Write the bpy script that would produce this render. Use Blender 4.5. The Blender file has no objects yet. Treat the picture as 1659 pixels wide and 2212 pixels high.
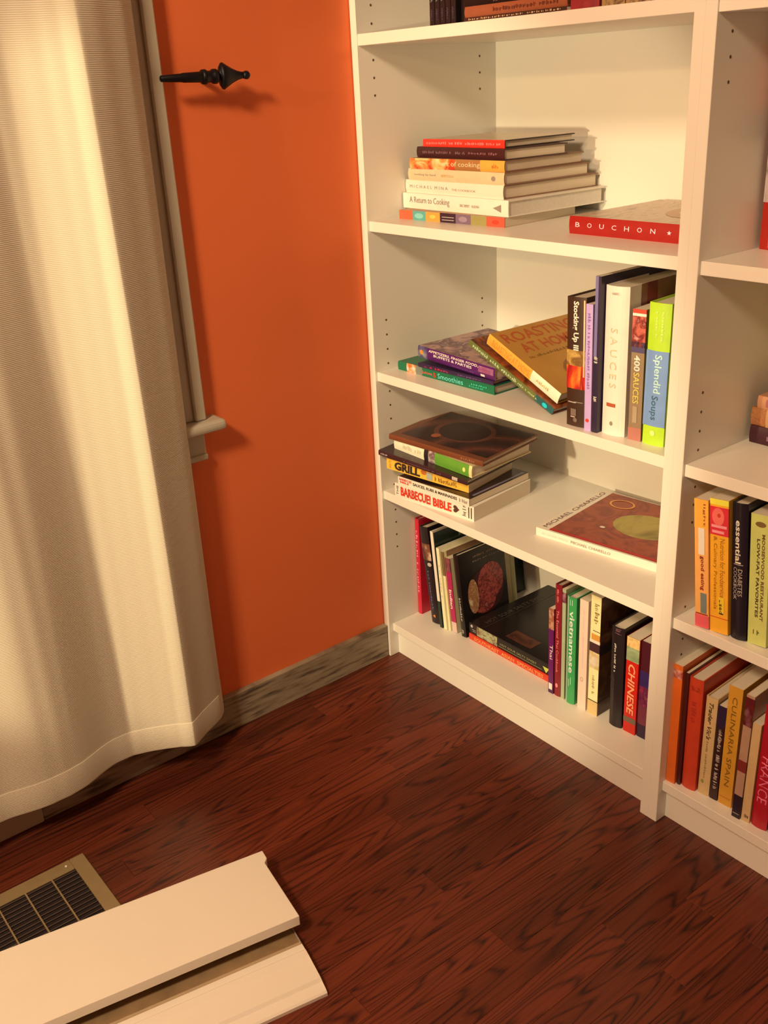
import bpy, bmesh, math, random
from mathutils import Vector, Matrix
S = bpy.context.scene
C = S.collection
# ---------------------------------------------------------------- camera
cam = bpy.data.objects.new('camera', bpy.data.cameras.new('camera'))
C.objects.link(cam); S.camera = cam
cam.data.sensor_fit = 'VERTICAL'; cam.data.sensor_height = 36.0
cam.data.lens = 36.0 * 2128.76 / 2212.0
yaw, pitch, roll = 0.9219, -0.4115, -0.0546
d = Vector((-math.sin(yaw)*math.cos(pitch), math.cos(yaw)*math.cos(pitch), math.sin(pitch)))
r = Vector((math.cos(yaw), math.sin(yaw), 0)); u = r.cross(d)
r2 = math.cos(roll)*r + math.sin(roll)*u; u2 = -math.sin(roll)*r + math.cos(roll)*u
mw = Matrix.Identity(4)
for i in range(3):
    mw[i][0] = r2[i]; mw[i][1] = u2[i]; mw[i][2] = -d[i]
mw[0][3], mw[1][3], mw[2][3] = 1.6926, -1.2662, 1.3065
cam.matrix_world = mw
cam.data.clip_start = 0.02
# ---------------------------------------------------------------- world, lights, exposure
W = bpy.data.worlds.new('room_air'); S.world = W; W.use_nodes = True
W.node_tree.nodes['Background'].inputs[0].default_value = (0.02, 0.015, 0.01, 1)
W.node_tree.nodes['Background'].inputs[1].default_value = 1.0
S.view_settings.view_transform = 'Standard'; S.view_settings.look = 'None'
S.view_settings.gamma = 1.0; S.view_settings.use_curve_mapping = False
S.view_settings.exposure = -0.12

def lamp(name, kind, loc, target, power, color, **kw):
    L = bpy.data.lights.new(name, kind); L.energy = power; L.color = color
    for k, v in kw.items(): setattr(L, k, v)
    o = bpy.data.objects.new(name, L); C.objects.link(o); o.location = loc
    if target is not None:
        o.rotation_euler = (Vector(target) - Vector(loc)).to_track_quat('-Z', 'Y').to_euler()
    return o
# unseen low front light, its cone shaped to leave the lower right dim
lamp('low_front_spot', 'SPOT', (0.45, -2.35, 1.12), (-0.02, 0.1, 0.66), 172, (1.0, 0.77, 0.43),
     spot_size=math.radians(43), spot_blend=0.30, shadow_soft_size=0.035)
# warm ceiling light behind the camera, plus an added spot and fill
lamp('upper_fill_spot', 'SPOT', (1.0, -4.0, 2.15), (0.62, 0.0, 1.32), 104, (1.0, 0.59, 0.26),
     spot_size=math.radians(33), spot_blend=0.5, shadow_soft_size=0.05)  # added spot, aimed high so the lower right stays dim
lamp('ceiling_lamp_light', 'POINT', (0.9, -4.2, 2.12), None, 38, (1.0, 0.58, 0.25), shadow_soft_size=0.07)
lamp('overhead_fill', 'AREA', (1.25, -2.25, 2.42), (0.35, -0.9, 0.6), 58, (1.0, 0.73, 0.44), size=0.35)  # added fill light for the wall, curtain and white boards

# ---------------------------------------------------------------- materials
ILL = (1.0, 0.66, 0.36)
def lin(c):
    c /= 255.0
    return c/12.92 if c <= 0.04045 else ((c+0.055)/1.055)**2.4
def A(r_, g_, b_):
    """true colour of a thing from its look under the room's warm lamp light"""
    return tuple(min(0.86, max(0.004, lin(v)/w)) for v, w in zip((r_, g_, b_), ILL))
MATS = {}
def nodes_of(name):
    m = bpy.data.materials.new(name); m.use_nodes = True
    nt = m.node_tree; b = nt.nodes['Principled BSDF']
    return m, nt, b
def mat(name, rgb, rough=0.5, var=0.06, scale=40, bump=0.0, metal=0.0, spec=0.5):
    if name in MATS: return MATS[name]
    m, nt, b = nodes_of(name)
    b.inputs['Roughness'].default_value = rough
    b.inputs['Metallic'].default_value = metal
    b.inputs['Specular IOR Level'].default_value = spec
    tc = nt.nodes.new('ShaderNodeTexCoord'); n = nt.nodes.new('ShaderNodeTexNoise')
    n.inputs['Scale'].default_value = scale; n.inputs['Detail'].default_value = 3
    nt.links.new(tc.outputs['Object'], n.inputs['Vector'])
    cr = nt.nodes.new('ShaderNodeValToRGB')
    cr.color_ramp.elements[0].color = tuple(c*(1-var) for c in rgb) + (1,)
    cr.color_ramp.elements[1].color = tuple(min(1, c*(1+var)) for c in rgb) + (1,)
    cr.color_ramp.elements[0].position = .3; cr.color_ramp.elements[1].position = .7
    nt.links.new(n.outputs['Fac'], cr.inputs[0]); nt.links.new(cr.outputs[0], b.inputs['Base Color'])
    if bump:
        bp = nt.nodes.new('ShaderNodeBump'); bp.inputs['Strength'].default_value = bump
        bp.inputs['Distance'].default_value = 0.001
        nt.links.new(n.outputs['Fac'], bp.inputs['Height']); nt.links.new(bp.outputs[0], b.inputs['Normal'])
    MATS[name] = m
    return m
def photo(name, cols, scale=18, dist=1.5, rough=0.25, kind='noise', stretch=(1, 1, 1)):
    """printed picture: blotches of a few colours"""
    if name in MATS: return MATS[name]
    m, nt, b = nodes_of(name); b.inputs['Roughness'].default_value = rough
    tc = nt.nodes.new('ShaderNodeTexCoord'); mp = nt.nodes.new('ShaderNodeMapping')
    mp.inputs['Scale'].default_value = stretch
    nt.links.new(tc.outputs['Object'], mp.inputs['Vector'])
    if kind == 'wave':
        n = nt.nodes.new('ShaderNodeTexWave'); n.wave_type = 'RINGS'
        n.inputs['Scale'].default_value = scale; n.inputs['Distortion'].default_value = dist
        n.inputs['Detail'].default_value = 3; n.inputs['Detail Scale'].default_value = 1.5
    elif kind == 'cell':
        n = nt.nodes.new('ShaderNodeTexVoronoi'); n.inputs['Scale'].default_value = scale
    else:
        n = nt.nodes.new('ShaderNodeTexNoise'); n.inputs['Scale'].default_value = scale
        n.inputs['Distortion'].default_value = dist; n.inputs['Detail'].default_value = 4
    nt.links.new(mp.outputs[0], n.inputs['Vector'])
    cr = nt.nodes.new('ShaderNodeValToRGB'); e = cr.color_ramp.elements
    lo, hi = (0.28, 0.72) if kind == 'noise' else (0.05, 0.95)
    if kind == 'cell': lo, hi = 0.0, 0.9
    e[0].position = lo; e[0].color = cols[0] + (1,)
    e[1].position = hi; e[1].color = cols[-1] + (1,)
    for i, c in enumerate(cols[1:-1]):
        q = e.new(lo + (hi-lo)*(i+1)/(len(cols)-1)); q.color = c + (1,)
    nt.links.new(n.outputs['Color' if kind == 'cell' else ('Color' if kind == 'wave' else 'Fac')], cr.inputs[0])
    nt.links.new(cr.outputs[0], b.inputs['Base Color'])
    MATS[name] = m
    return m

WHITE = mat('white_melamine', (0.80, 0.79, 0.75), 0.34, 0.012, 3)
SHELFW = WHITE
HOLE = mat('peg_hole_shade', (0.10, 0.06, 0.03), 0.9)
PAGES = None
def pages_mat():
    m, nt, b = nodes_of('page_edges'); b.inputs['Roughness'].default_value = 0.85
    tc = nt.nodes.new('ShaderNodeTexCoord'); mp = nt.nodes.new('ShaderNodeMapping')
    mp.inputs['Scale'].default_value = (900, 6, 6)
    n = nt.nodes.new('ShaderNodeTexNoise'); n.inputs['Scale'].default_value = 1.0
    nt.links.new(tc.outputs['Object'], mp.inputs[0]); nt.links.new(mp.outputs[0], n.inputs['Vector'])
    cr = nt.nodes.new('ShaderNodeValToRGB')
    cr.color_ramp.elements[0].color = (.60, .53, .43, 1); cr.color_ramp.elements[1].color = (.80, .73, .62, 1)
    nt.links.new(n.outputs['Fac'], cr.inputs[0]); nt.links.new(cr.outputs[0], b.inputs['Base Color'])
    return m
PAGES = pages_mat()
PAGESW = mat('bright_page_edges', (.72, .70, .66), .8, .05, 200)

def wall_mat(name, rgb, bump=0.25):
    m, nt, b = nodes_of(name); b.inputs['Roughness'].default_value = 0.62
    b.inputs['Specular IOR Level'].default_value = 0.3
    tc = nt.nodes.new('ShaderNodeTexCoord')
    n = nt.nodes.new('ShaderNodeTexNoise'); n.inputs['Scale'].default_value = 260; n.inputs['Detail'].default_value = 2
    n2 = nt.nodes.new('ShaderNodeTexNoise'); n2.inputs['Scale'].default_value = 3.0; n2.inputs['Detail'].default_value = 3
    nt.links.new(tc.outputs['Object'], n.inputs['Vector']); nt.links.new(tc.outputs['Object'], n2.inputs['Vector'])
    cr = nt.nodes.new('ShaderNodeValToRGB')
    cr.color_ramp.elements[0].color = tuple(c*.94 for c in rgb) + (1,); cr.color_ramp.elements[1].color = tuple(min(1, c*1.05) for c in rgb) + (1,)
    nt.links.new(n2.outputs['Fac'], cr.inputs[0]); nt.links.new(cr.outputs[0], b.inputs['Base Color'])
    bp = nt.nodes.new('ShaderNodeBump'); bp.inputs['Strength'].default_value = bump; bp.inputs['Distance'].default_value = 0.0006
    nt.links.new(n.outputs['Fac'], bp.inputs['Height']); nt.links.new(bp.outputs[0], b.inputs['Normal'])
    return m
ORANGE = wall_mat('burnt_orange_wall_paint', (0.86, 0.20, 0.066))
CREAM = wall_mat('tan_wall_paint', (0.52, 0.38, 0.24))
CEIL = wall_mat('ceiling_paint', (0.72, 0.66, 0.56))

def wood_floor_mat():
    m, nt, b = nodes_of('stained_oak_floor')
    N = nt.nodes.new; L = nt.links.new
    tc = N('ShaderNodeTexCoord'); oi = N('ShaderNodeObjectInfo')
    ad = N('ShaderNodeVectorMath'); ad.operation = 'MULTIPLY_ADD'
    rv = N('ShaderNodeCombineXYZ')
    L(oi.outputs['Random'], rv.inputs[0]); L(oi.outputs['Random'], rv.inputs[1]); L(oi.outputs['Random'], rv.inputs[2])
    ad.inputs[1].default_value = (37.0, 23.0, 11.0); L(rv.outputs[0], ad.inputs[0]); L(tc.outputs['Object'], ad.inputs[2])
    # long wobble of the grain
    mp = N('ShaderNodeMapping'); mp.inputs['Scale'].default_value = (10.0, 0.85, 1.0); L(ad.outputs[0], mp.inputs[0])
    n1 = N('ShaderNodeTexNoise'); n1.inputs['Scale'].default_value = 1.6; n1.inputs['Detail'].default_value = 1.0
    n1.inputs['Distortion'].default_value = 0.1
    L(mp.outputs[0], n1.inputs['Vector'])
    mul = N('ShaderNodeMath'); mul.operation = 'MULTIPLY'; mul.inputs[1].default_value = 21.0; L(n1.outputs['Fac'], mul.inputs[0])
    fr = N('ShaderNodeMath'); fr.operation = 'PINGPONG'; fr.inputs[1].default_value = 0.5; L(mul.outputs[0], fr.inputs[0])
    # fine pores
    mp2 = N('ShaderNodeMapping'); mp2.inputs['Scale'].default_value = (240.0, 4.0, 1.0); L(ad.outputs[0], mp2.inputs[0])
    n2 = N('ShaderNodeTexNoise'); n2.inputs['Scale'].default_value = 1.0; n2.inputs['Detail'].default_value = 3.0; L(mp2.outputs[0], n2.inputs['Vector'])
    r1 = N('ShaderNodeValToRGB'); e = r1.color_ramp.elements
    e[0].position = 0.0; e[0].color = (0.0, 0, 0, 1); e[1].position = 0.24; e[1].color = (1, 1, 1, 1)
    L(fr.outputs[0], r1.inputs[0])
    r2_ = N('ShaderNodeValToRGB'); e = r2_.color_ramp.elements
    e[0].position = 0.36; e[0].color = (0, 0, 0, 1); e[1].position = 0.58; e[1].color = (1, 1, 1, 1); L(n2.outputs['Fac'], r2_.inputs[0])
    mx = N('ShaderNodeMath'); mx.operation = 'MULTIPLY_ADD'; mx.inputs[1].default_value = 0.66
    L(r1.outputs[0], mx.inputs[0])
    m3 = N('ShaderNodeMath'); m3.operation = 'MULTIPLY'; m3.inputs[1].default_value = 0.34; L(r2_.outputs[0], m3.inputs[0]); L(m3.outputs[0], mx.inputs[2])
    cr = N('ShaderNodeValToRGB'); e = cr.color_ramp.elements
    e[0].position = 0.0; e[0].color = (0.013, 0.0035, 0.0045, 1); e[1].position = 1.0; e[1].color = (0.135, 0.030, 0.014, 1)
    q = e.new(0.5); q.color = (0.082, 0.018, 0.010, 1)
    L(mx.outputs[0], cr.inputs[0])
    # plank to plank tone
    tone = N('ShaderNodeMapRange'); tone.inputs[3].default_value = 0.78; tone.inputs[4].default_value = 1.22; L(oi.outputs['Random'], tone.inputs[0])
    mc = N('ShaderNodeVectorMath'); mc.operation = 'SCALE'; L(cr.outputs[0], mc.inputs[0]); L(tone.outputs[0], mc.inputs[3])
    L(mc.outputs[0], b.inputs['Base Color'])
    b.inputs['Roughness'].default_value = 0.33; b.inputs['Specular IOR Level'].default_value = 0.42
    bp = N('ShaderNodeBump'); bp.inputs['Strength'].default_value = 0.12; bp.inputs['Distance'].default_value = 0.0006
    L(mx.outputs[0], bp.inputs['Height']); L(bp.outputs[0], b.inputs['Normal'])
    return m
FLOORM = wood_floor_mat()

def base_mat():
    m, nt, b = nodes_of('weathered_baseboard_wood'); N = nt.nodes.new; L = nt.links.new
    tc = N('ShaderNodeTexCoord'); mp = N('ShaderNodeMapping'); mp.inputs['Scale'].default_value = (1, 7, 60)
    L(tc.outputs['Object'], mp.inputs[0])
    n = N('ShaderNodeTexNoise'); n.inputs['Scale'].default_value = 1.6; n.inputs['Detail'].default_value = 5; L(mp.outputs[0], n.inputs['Vector'])
    cr = N('ShaderNodeValToRGB'); e = cr.color_ramp.elements
    e[0].position = .33; e[0].color = (0.10, 0.075, 0.055, 1); e[1].position = .5; e[1].color = (0.33, 0.28, 0.20, 1)
    q = e.new(.75); q.color = (0.42, 0.38, 0.28, 1)
    L(n.outputs['Fac'], cr.inputs[0]); L(cr.outputs[0], b.inputs['Base Color']); b.inputs['Roughness'].default_value = .75
    return m
BASEM = base_mat()

def curtain_mat():
    m, nt, b = nodes_of('ribbed_cream_cotton'); N = nt.nodes.new; L = nt.links.new
    b.inputs['Base Color'].default_value = (0.66, 0.62, 0.52, 1); b.inputs['Roughness'].default_value = 0.9
    b.inputs['Specular IOR Level'].default_value = 0.1; b.inputs['Sheen Weight'].default_value = 0.15
    tc = N('ShaderNodeTexCoord')
    w = N('ShaderNodeTexWave'); w.bands_direction = 'Z'; w.inputs['Scale'].default_value = 105; w.inputs['Distortion'].default_value = 0.4
    L(tc.outputs['Object'], w.inputs['Vector'])
    cr = N('ShaderNodeValToRGB'); cr.color_ramp.elements[0].color = (0.57, 0.53, 0.44, 1); cr.color_ramp.elements[1].color = (0.72, 0.68, 0.58, 1)
    L(w.outputs['Color'], cr.inputs[0]); L(cr.outputs[0], b.inputs['Base Color'])
    bp = N('ShaderNodeBump'); bp.inputs['Strength'].default_value = 0.55; bp.inputs['Distance'].default_value = 0.0008
    L(w.outputs['Color'], bp.inputs['Height']); L(bp.outputs[0], b.inputs['Normal'])
    return m
CURT = curtain_mat()
TRIMW = mat('old_cream_trim_paint', (0.52, 0.50, 0.42), 0.45, 0.05, 12, 0.2)
BOARDW = mat('white_painted_board', (0.84, 0.82, 0.76), 0.42, 0.015, 8, 0.05)
IRON = mat('black_wrought_iron', (0.012, 0.012, 0.018), 0.42, 0.2, 60, 0.4, 0.6)
VENTM = mat('tan_enamelled_steel', (0.30, 0.235, 0.13), 0.4, 0.06, 30, 0, 0.2)
VENTB = mat('vent_blade_bronze', (0.11, 0.075, 0.06), 0.45, 0.1, 30, 0, 0.3)
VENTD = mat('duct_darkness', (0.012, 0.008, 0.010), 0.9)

# ---------------------------------------------------------------- mesh helpers
def link(name, me, m=None, parent=None):
    o = bpy.data.objects.new(name, me); C.objects.link(o)
    if m is not None: me.materials.append(m)
    if parent is not None: o.parent = parent
    return o
def obj(name, bm, m, parent=None):
    bmesh.ops.recalc_face_normals(bm, faces=bm.faces)
    me = bpy.data.meshes.new(name); bm.to_mesh(me); bm.free()
    return link(name, me, m, parent)
def add_box(bm, lo, hi, bevel=0.0, seg=1, M=None):
    vs = [bm.verts.new((x, y, z)) for x in (lo[0], hi[0]) for y in (lo[1], hi[1]) for z in (lo[2], hi[2])]
    F = [(0, 1, 3, 2), (4, 6, 7, 5), (0, 4, 5, 1), (2, 3, 7, 6), (0, 2, 6, 4), (1, 5, 7, 3)]
    fs = [bm.faces.new([vs[i] for i in f]) for f in F]
    if bevel:
        es = list({e for f in fs for e in f.edges})
        g = bmesh.ops.bevel(bm, geom=es, offset=bevel, segments=seg, affect='EDGES', profile=0.5)
        vs = list({v for f in g['faces'] for v in f.verts} | {v for v in vs if v.is_valid})
    if M is not None:
        for v in vs: v.co = M @ v.co
    return vs
def box(name, lo, hi, m, parent=None, bevel=0.0, M=None, seg=1):
    bm = bmesh.new(); add_box(bm, lo, hi, bevel, seg, M)
    return obj(name, bm, m, parent)
def prism(name, pts, axis, a, b, m, parent=None, M=None):
    """closed polygon pts in the plane across 'axis', extruded a..b"""
    bm = bmesh.new(); rings = []
    for t in (a, b):
        ring = []
        for (p, q) in pts:
            co = {'x': (t, p, q), 'y': (p, t, q), 'z': (p, q, t)}[axis]
            v = Vector(co)
            if M is not None: v = M @ v
            ring.append(bm.verts.new(v))
        rings.append(ring)
    n = len(pts)
    for i in range(n):
        j = (i+1) % n
        bm.faces.new([rings[0][i], rings[0][j], rings[1][j], rings[1][i]])
    f1 = bm.faces.new(rings[0]); f2 = bm.faces.new(rings[1])
    bmesh.ops.triangulate(bm, faces=[f1, f2])
    return obj(name, bm, m, parent)
def thing(name, loc=(0, 0, 0), label=None, cat=None, group=None, kind=None, eul=(0, 0, 0)):
    o = bpy.data.objects.new(name, None); C.objects.link(o); o.location = loc; o.rotation_euler = eul
    o.empty_display_size = 0.05
    return tag(o, label, cat, group, kind)
def tag(o, label=None, cat=None, group=None, kind=None):
    if label: o['label'] = label
    if cat: o['category'] = cat
    if group: o['group'] = group
    if kind: o['kind'] = kind
    return o

# ---------------------------------------------------------------- the room
Rw = Matrix.Translation((-0.002, 0.0, 0.0)) @ Matrix.Rotation(0.012, 4, 'Z')    # the left wall runs very slightly off square
def place(o):
    o.matrix_world = Rw @ o.matrix_world
    return o
wl = place(box('wall_left', (-0.12, -5.4, -0.02), (0, -1.62, 2.62), ORANGE))
box_parts = [((-0.12, -0.46, -0.02), (0, 0.5, 2.62)), ((-0.12, -1.62, -0.02), (0, -0.46, 0.70)), ((-0.12, -1.62, 1.95), (0, -0.46, 2.62))]
bm = bmesh.new()
add_box(bm, (-0.12, -5.4, -0.02), (0, -1.62, 2.62))
for lo, hi in box_parts: add_box(bm, lo, hi)
bpy.data.objects.remove(wl)
wl = place(obj('wall_left', bm, ORANGE)); tag(wl, kind='structure')
tag(box('wall_back', (-0.12, 0.386, -0.02), (4.4, 0.5, 2.62), ORANGE), kind='structure')
tag(box('wall_right', (4.3, -5.4, -0.02), (4.42, 0.386, 2.62), CREAM), kind='structure')
tag(box('wall_front', (-0.12, -5.5, -0.02), (4.42, -5.38, 2.62), CREAM), kind='structure')
tag(box('ceiling', (-0.2, -5.5, 2.6), (4.42, 0.5, 2.7), CEIL), kind='structure')
floor = tag(box('floor', (-0.2, -5.5, -0.10), (4.42, 0.5, -0.012), FLOORM), kind='structure')
# planks of the oak floor in view: each its own board, joints recessed
random.seed(11)
PW = 0.0570
plank_meshes = {}
def plank_mesh(L_):
    k = round(L_, 2)
    if k not in plank_meshes:
        bm = bmesh.new(); add_box(bm, (0.0002, 0.0002, -0.012), (PW-0.0002, k-0.0002, 0.0), 0.0003)
        bmesh.ops.recalc_face_normals(bm, faces=bm.faces)
        me = bpy.data.meshes.new('plank'); bm.to_mesh(me); bm.free(); me.materials.append(FLOORM)
        plank_meshes[k] = me
    return plank_meshes[k]
x = 0.0
while x < 1.80:
    y = 0.385
    first = True
    while y > -1.75:
        L_ = random.choice((0.45, 0.6, 0.75, 0.9, 1.1)) if not first else random.choice((0.3, 0.5, 0.8, 0.65))
        first = False
        y0 = y - L_
        pl = bpy.data.objects.new('plank', plank_mesh(L_)); C.objects.link(pl); pl.location = (x, y0, 0); pl.parent = floor
        y = y0
    x += PW
bm = bmesh.new()
y = 0.385
add_box(bm, (1.824, -5.38, -0.012), (4.3, 0.386, 0.0)); add_box(bm, (0.0, -5.38, -0.012), (1.824, -2.9, 0.0))
add_box(bm, (-0.03, -5.38, -0.012), (0.0, 0.386, 0.0))
fr_ = obj('outer_boards', bm, FLOORM, floor)
# baseboard: unpainted weathered length by the shelves, painted length under the window
bb = thing('baseboard_left', kind='structure')
place(box('board', (0.0, -0.885, 0.0), (0.015, -0.002, 0.086), BASEM, bb, 0.001))
place(box('board', (0.0, -1.62, 0.0), (0.019, -0.886, 0.090), TRIMW, bb, 0.002))
bb.children[0].name = 'weathered_board'; bb.children[1].name = 'painted_board'

# window on the left wall, hidden by the curtain but for its casing, stool end and apron
win = thing('window_1', kind='structure')
def wpart(name, lo, hi, m, bevel=0.002): return place(box(name, lo, hi, m, win, bevel))
wpart('casing', (0.0, -0.52, 0.722), (0.019, -0.424, 2.03), TRIMW, 0.003)
wpart('casing', (0.0, -1.66, 0.722), (0.019, -1.57, 2.03), TRIMW, 0.003)
wpart('casing', (0.0, -1.66, 1.95), (0.019, -0.424, 2.04), TRIMW, 0.003)
wpart('casing_bead', (0.019, -0.448, 0.722), (0.027, -0.424, 2.03), TRIMW, 0.003)
bm = bmesh.new(); add_box(bm, (-0.03, -1.70, 0.700), (0.050, -0.392, 0.722), 0.009, 3)
place(obj('stool', bm, TRIMW, win))
wpart('apron', (0.0, -1.66, 0.640), (0.017, -0.428, 0.700), TRIMW, 0.003)
wpart('apron_moulding', (0.017, -1.66, 0.640), (0.022, -0.428, 0.652), TRIMW, 0.002)
wpart('sash_frame', (-0.075, -0.50, 0.70), (-0.045, -0.46, 1.95), TRIMW)
wpart('sash_frame', (-0.075, -1.62, 0.70), (-0.045, -1.58, 1.95), TRIMW)
wpart('sash_frame', (-0.075, -1.62, 1.30), (-0.040, -0.46, 1.34), TRIMW)
wpart('sash_frame', (-0.075, -1.62, 1.91), (-0.045, -0.46, 1.95), TRIMW)
wpart('sash_frame', (-0.075, -1.62, 0.70), (-0.045, -0.46, 0.745), TRIMW)
GLASS = mat('night_window_glass', (0.02, 0.02, 0.03), 0.05)
wpart('pane', (-0.062, -1.58, 0.745), (-0.058, -0.50, 1.30), GLASS, 0)
wpart('pane', (-0.062, -1.58, 1.34), (-0.058, -0.50, 1.91), GLASS, 0)

# ---------------------------------------------------------------- bookcases
TS, T = 0.0205, 0.0186
ZS = dict(s1=1.3919, s2=1.0439, s3=0.7238, s4=0.4426, s5=0.0888)
D = 0.371
def bookcase(x0, dz, label):
    t = thing('bookcase', (x0, 0, 0), label, 'bookcase', 'tall white bookcases side by side')
    bv = 0.0006
    for sx in (0, 0.80-T):
        box('side_panel', (sx, 0, 0), (sx+T, 0.379, 2.02), WHITE, t, bv)
    box('back_panel', (T, D, 0.03), (0.80-T, D+0.006, 2.0), WHITE, t)
    box('top_panel', (T, 0.0, 2.0), (0.80-T, 0.379, 2.02), WHITE, t, bv)
    box('kick_board', (T, 0.0276, 0.0), (0.80-T, 0.044, ZS['s5']-TS), WHITE, t)
    for k, yf in (('s1', 0.002), ('s2', 0.006), ('s3', 0.006), ('s4', 0.006), ('s5', 0.012)):
        z = ZS[k] + (dz if k != 's5' else 0)
        box('shelf', (T+.0002, yf, z-TS), (0.80-T-.0002, D-0.0003, z), WHITE, t, bv)
    box('shelf', (T+.0002, .006, 1.70), (0.80-T-.0002, D-0.0003, 1.70+TS), WHITE, t, bv)
    # rows of drilled peg holes, flat dark discs painted for their shade on both inner faces
    bm = bmesh.new()
    shelves = [ZS[k] for k in ZS]
    for n in range(-38, 16):
        z = ZS['s1'] + 0.0496 + n*0.032
        if z < 0.12 or z > 1.95: continue
        if not (n >= -5 or -26 <= n <= -19 or -36 <= n <= -31): continue     # drilled in groups
        if any(-TS-0.003 < z-s < 0.004 for s in shelves): continue
        for yy in (0.0377, 0.3233):
            for sx, sg in ((T, 1), (0.80-T, -1)):
                ring = []; rin = []
                for a in range(8):
                    an = a*math.pi/4
                    ring.append(bm.verts.new((sx+sg*0.00025, yy+0.0024*math.cos(an), z+0.0024*math.sin(an))))
                    rin.append(bm.verts.new((sx-sg*0.0002, yy+0.0024*math.cos(an), z+0.0024*math.sin(an))))
                bm.faces.new(ring); bm.faces.new(rin[::-1])
                for a in range(8):
                    b_ = (a+1) % 8; bm.faces.new([ring[a], ring[b_], rin[b_], rin[a]])
    o = obj('peg_holes', bm, HOLE, t); o['kind'] = 'stuff'
    return t
bookcase(0.0, 0.0, 'tall white bookcase in the corner against the orange wall')
bookcase(0.80, -0.0027, 'tall white bookcase at the right edge, beside the corner bookcase')

# ---------------------------------------------------------------- books
def spine_y(x, t, bulge):
    q = (x - t/2)/(t/2)
    return -bulge*(1-min(1, q*q))
def text_mesh(s, shear=0.0, bold=0.0):
    cu = bpy.data.curves.new('txt', 'FONT'); cu.body = s; cu.size = 1.0; cu.shear = shear; cu.offset = bold; cu.resolution_u = 2
    o = bpy.data.objects.new('txt', cu); C.objects.link(o)
    dg = bpy.context.evaluated_depsgraph_get()
    me = bpy.data.meshes.new_from_object(o.evaluated_get(dg))
    vs = [v.co.copy() for v in me.vertices]; fs = [list(p_.vertices) for p_ in me.polygons]
    bpy.data.objects.remove(o); bpy.data.curves.remove(cu); bpy.data.meshes.remove(me)
    return vs, fs
def dashes(n, seed):
    """lettering too small to read: a row of short broken strokes"""
    rnd = random.Random(seed); vs = []; fs = []; x = 0
    def bar(a, b, c, d_):
        i0 = len(vs); vs.extend([Vector((a, b, 0)), Vector((c, b, 0)), Vector((c, d_, 0)), Vector((a, d_, 0))]); fs.append([i0, i0+1, i0+2, i0+3])
    for i in range(n):
        if rnd.random() < .15: x += .45
        w = rnd.uniform(.12, .24); lo = rnd.uniform(0, .18); hi = rnd.uniform(.62, 1.0)
        bar(x, lo, x+w, hi)
        if rnd.random() < .75:
            g = rnd.uniform(.06, .14); w2 = rnd.uniform(.08, .16); lo2 = rnd.uniform(0, .4); bar(x+w+g, lo2, x+w+g+w2, rnd.uniform(lo2+.2, .9)); x += g + w2
        x += w + rnd.uniform(.12, .22)
    bar(0, .30, .04, .34); vs[-4:] = [Vector((0, 0, 0)), Vector((.05, 0, 0)), Vector((.05, .1, 0)), Vector((0, .1, 0))]
    return vs, fs
def shape_mesh(kind):
    if kind == 'tri': return [Vector((1, 0, 0)), Vector((1, 1, 0)), Vector((0, .5, 0))], [[0, 1, 2]]
    if kind == 'disc':
        n = 20; vs = [Vector((.5, .5, 0))]; fs = []
        for r_ in (.17, .34, .5): vs += [Vector((.5+r_*math.cos(a*2*math.pi/n), .5+r_*math.sin(a*2*math.pi/n), 0)) for a in range(n)]
        for a in range(n):
            b = (a+1) % n; fs.append([0, 1+a, 1+b])
            for q in (0, 1): fs.append([1+q*n+a, 1+(q+1)*n+a, 1+(q+1)*n+b, 1+q*n+b])
        return vs, fs
    if kind == 'ring':
        n = 24; vs = []; fs = []
        for a in range(n):
            c, s_ = math.cos(a*2*math.pi/n), math.sin(a*2*math.pi/n)
            vs += [Vector((.5+.5*c, .5+.5*s_, 0)), Vector((.5+.42*c, .5+.42*s_, 0))]
        for a in range(n):
            b = (a+1) % n; fs.append([2*a, 2*b, 2*b+1, 2*a+1])
        return vs, fs
    if kind == 'star':
        vs = []
        for a in range(10):
            r_ = .5 if a % 2 == 0 else .2; an = math.pi/2 + a*math.pi/5
            vs.append(Vector((.5+r_*math.cos(an), .5+r_*math.sin(an), 0)))
        return vs + [Vector((.5, .5, 0))], [[10, i, (i+1) % 10] for i in range(10)]
    if kind == 'heart':
        vs = []
        for i in range(24):
            a = i*2*math.pi/24; vs.append(Vector((.5+.5*math.sin(a)**3, .52+.03*(13*math.cos(a)-5*math.cos(2*a)-2*math.cos(3*a)-math.cos(4*a)), 0)))
        return vs, [list(range(24))]
    n = 6
    return [Vector((i/n, j/n, 0)) for j in range(n+1) for i in range(n+1)], [[j*(n+1)+i, j*(n+1)+i+1, (j+1)*(n+1)+i+1, (j+1)*(n+1)+i] for j in range(n) for i in range(n)]
def fit(vs, u0, u1, v0, v1):
    a = min(v.x for v in vs); b = max(v.x for v in vs); c = min(v.y for v in vs); d_ = max(v.y for v in vs)
    return [Vector((u0+(v.x-a)/(b-a+1e-9)*(u1-u0), v0+(v.y-c)/(d_-c+1e-9)*(v1-v0), 0)) for v in vs]
def solidify_flat(vs, fs, dirv, th):
    n = len(vs)
    allv = [v for v in vs] + [v - dirv*th for v in vs]
    return allv, fs + [[i+n for i in reversed(f)] for f in fs]

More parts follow.
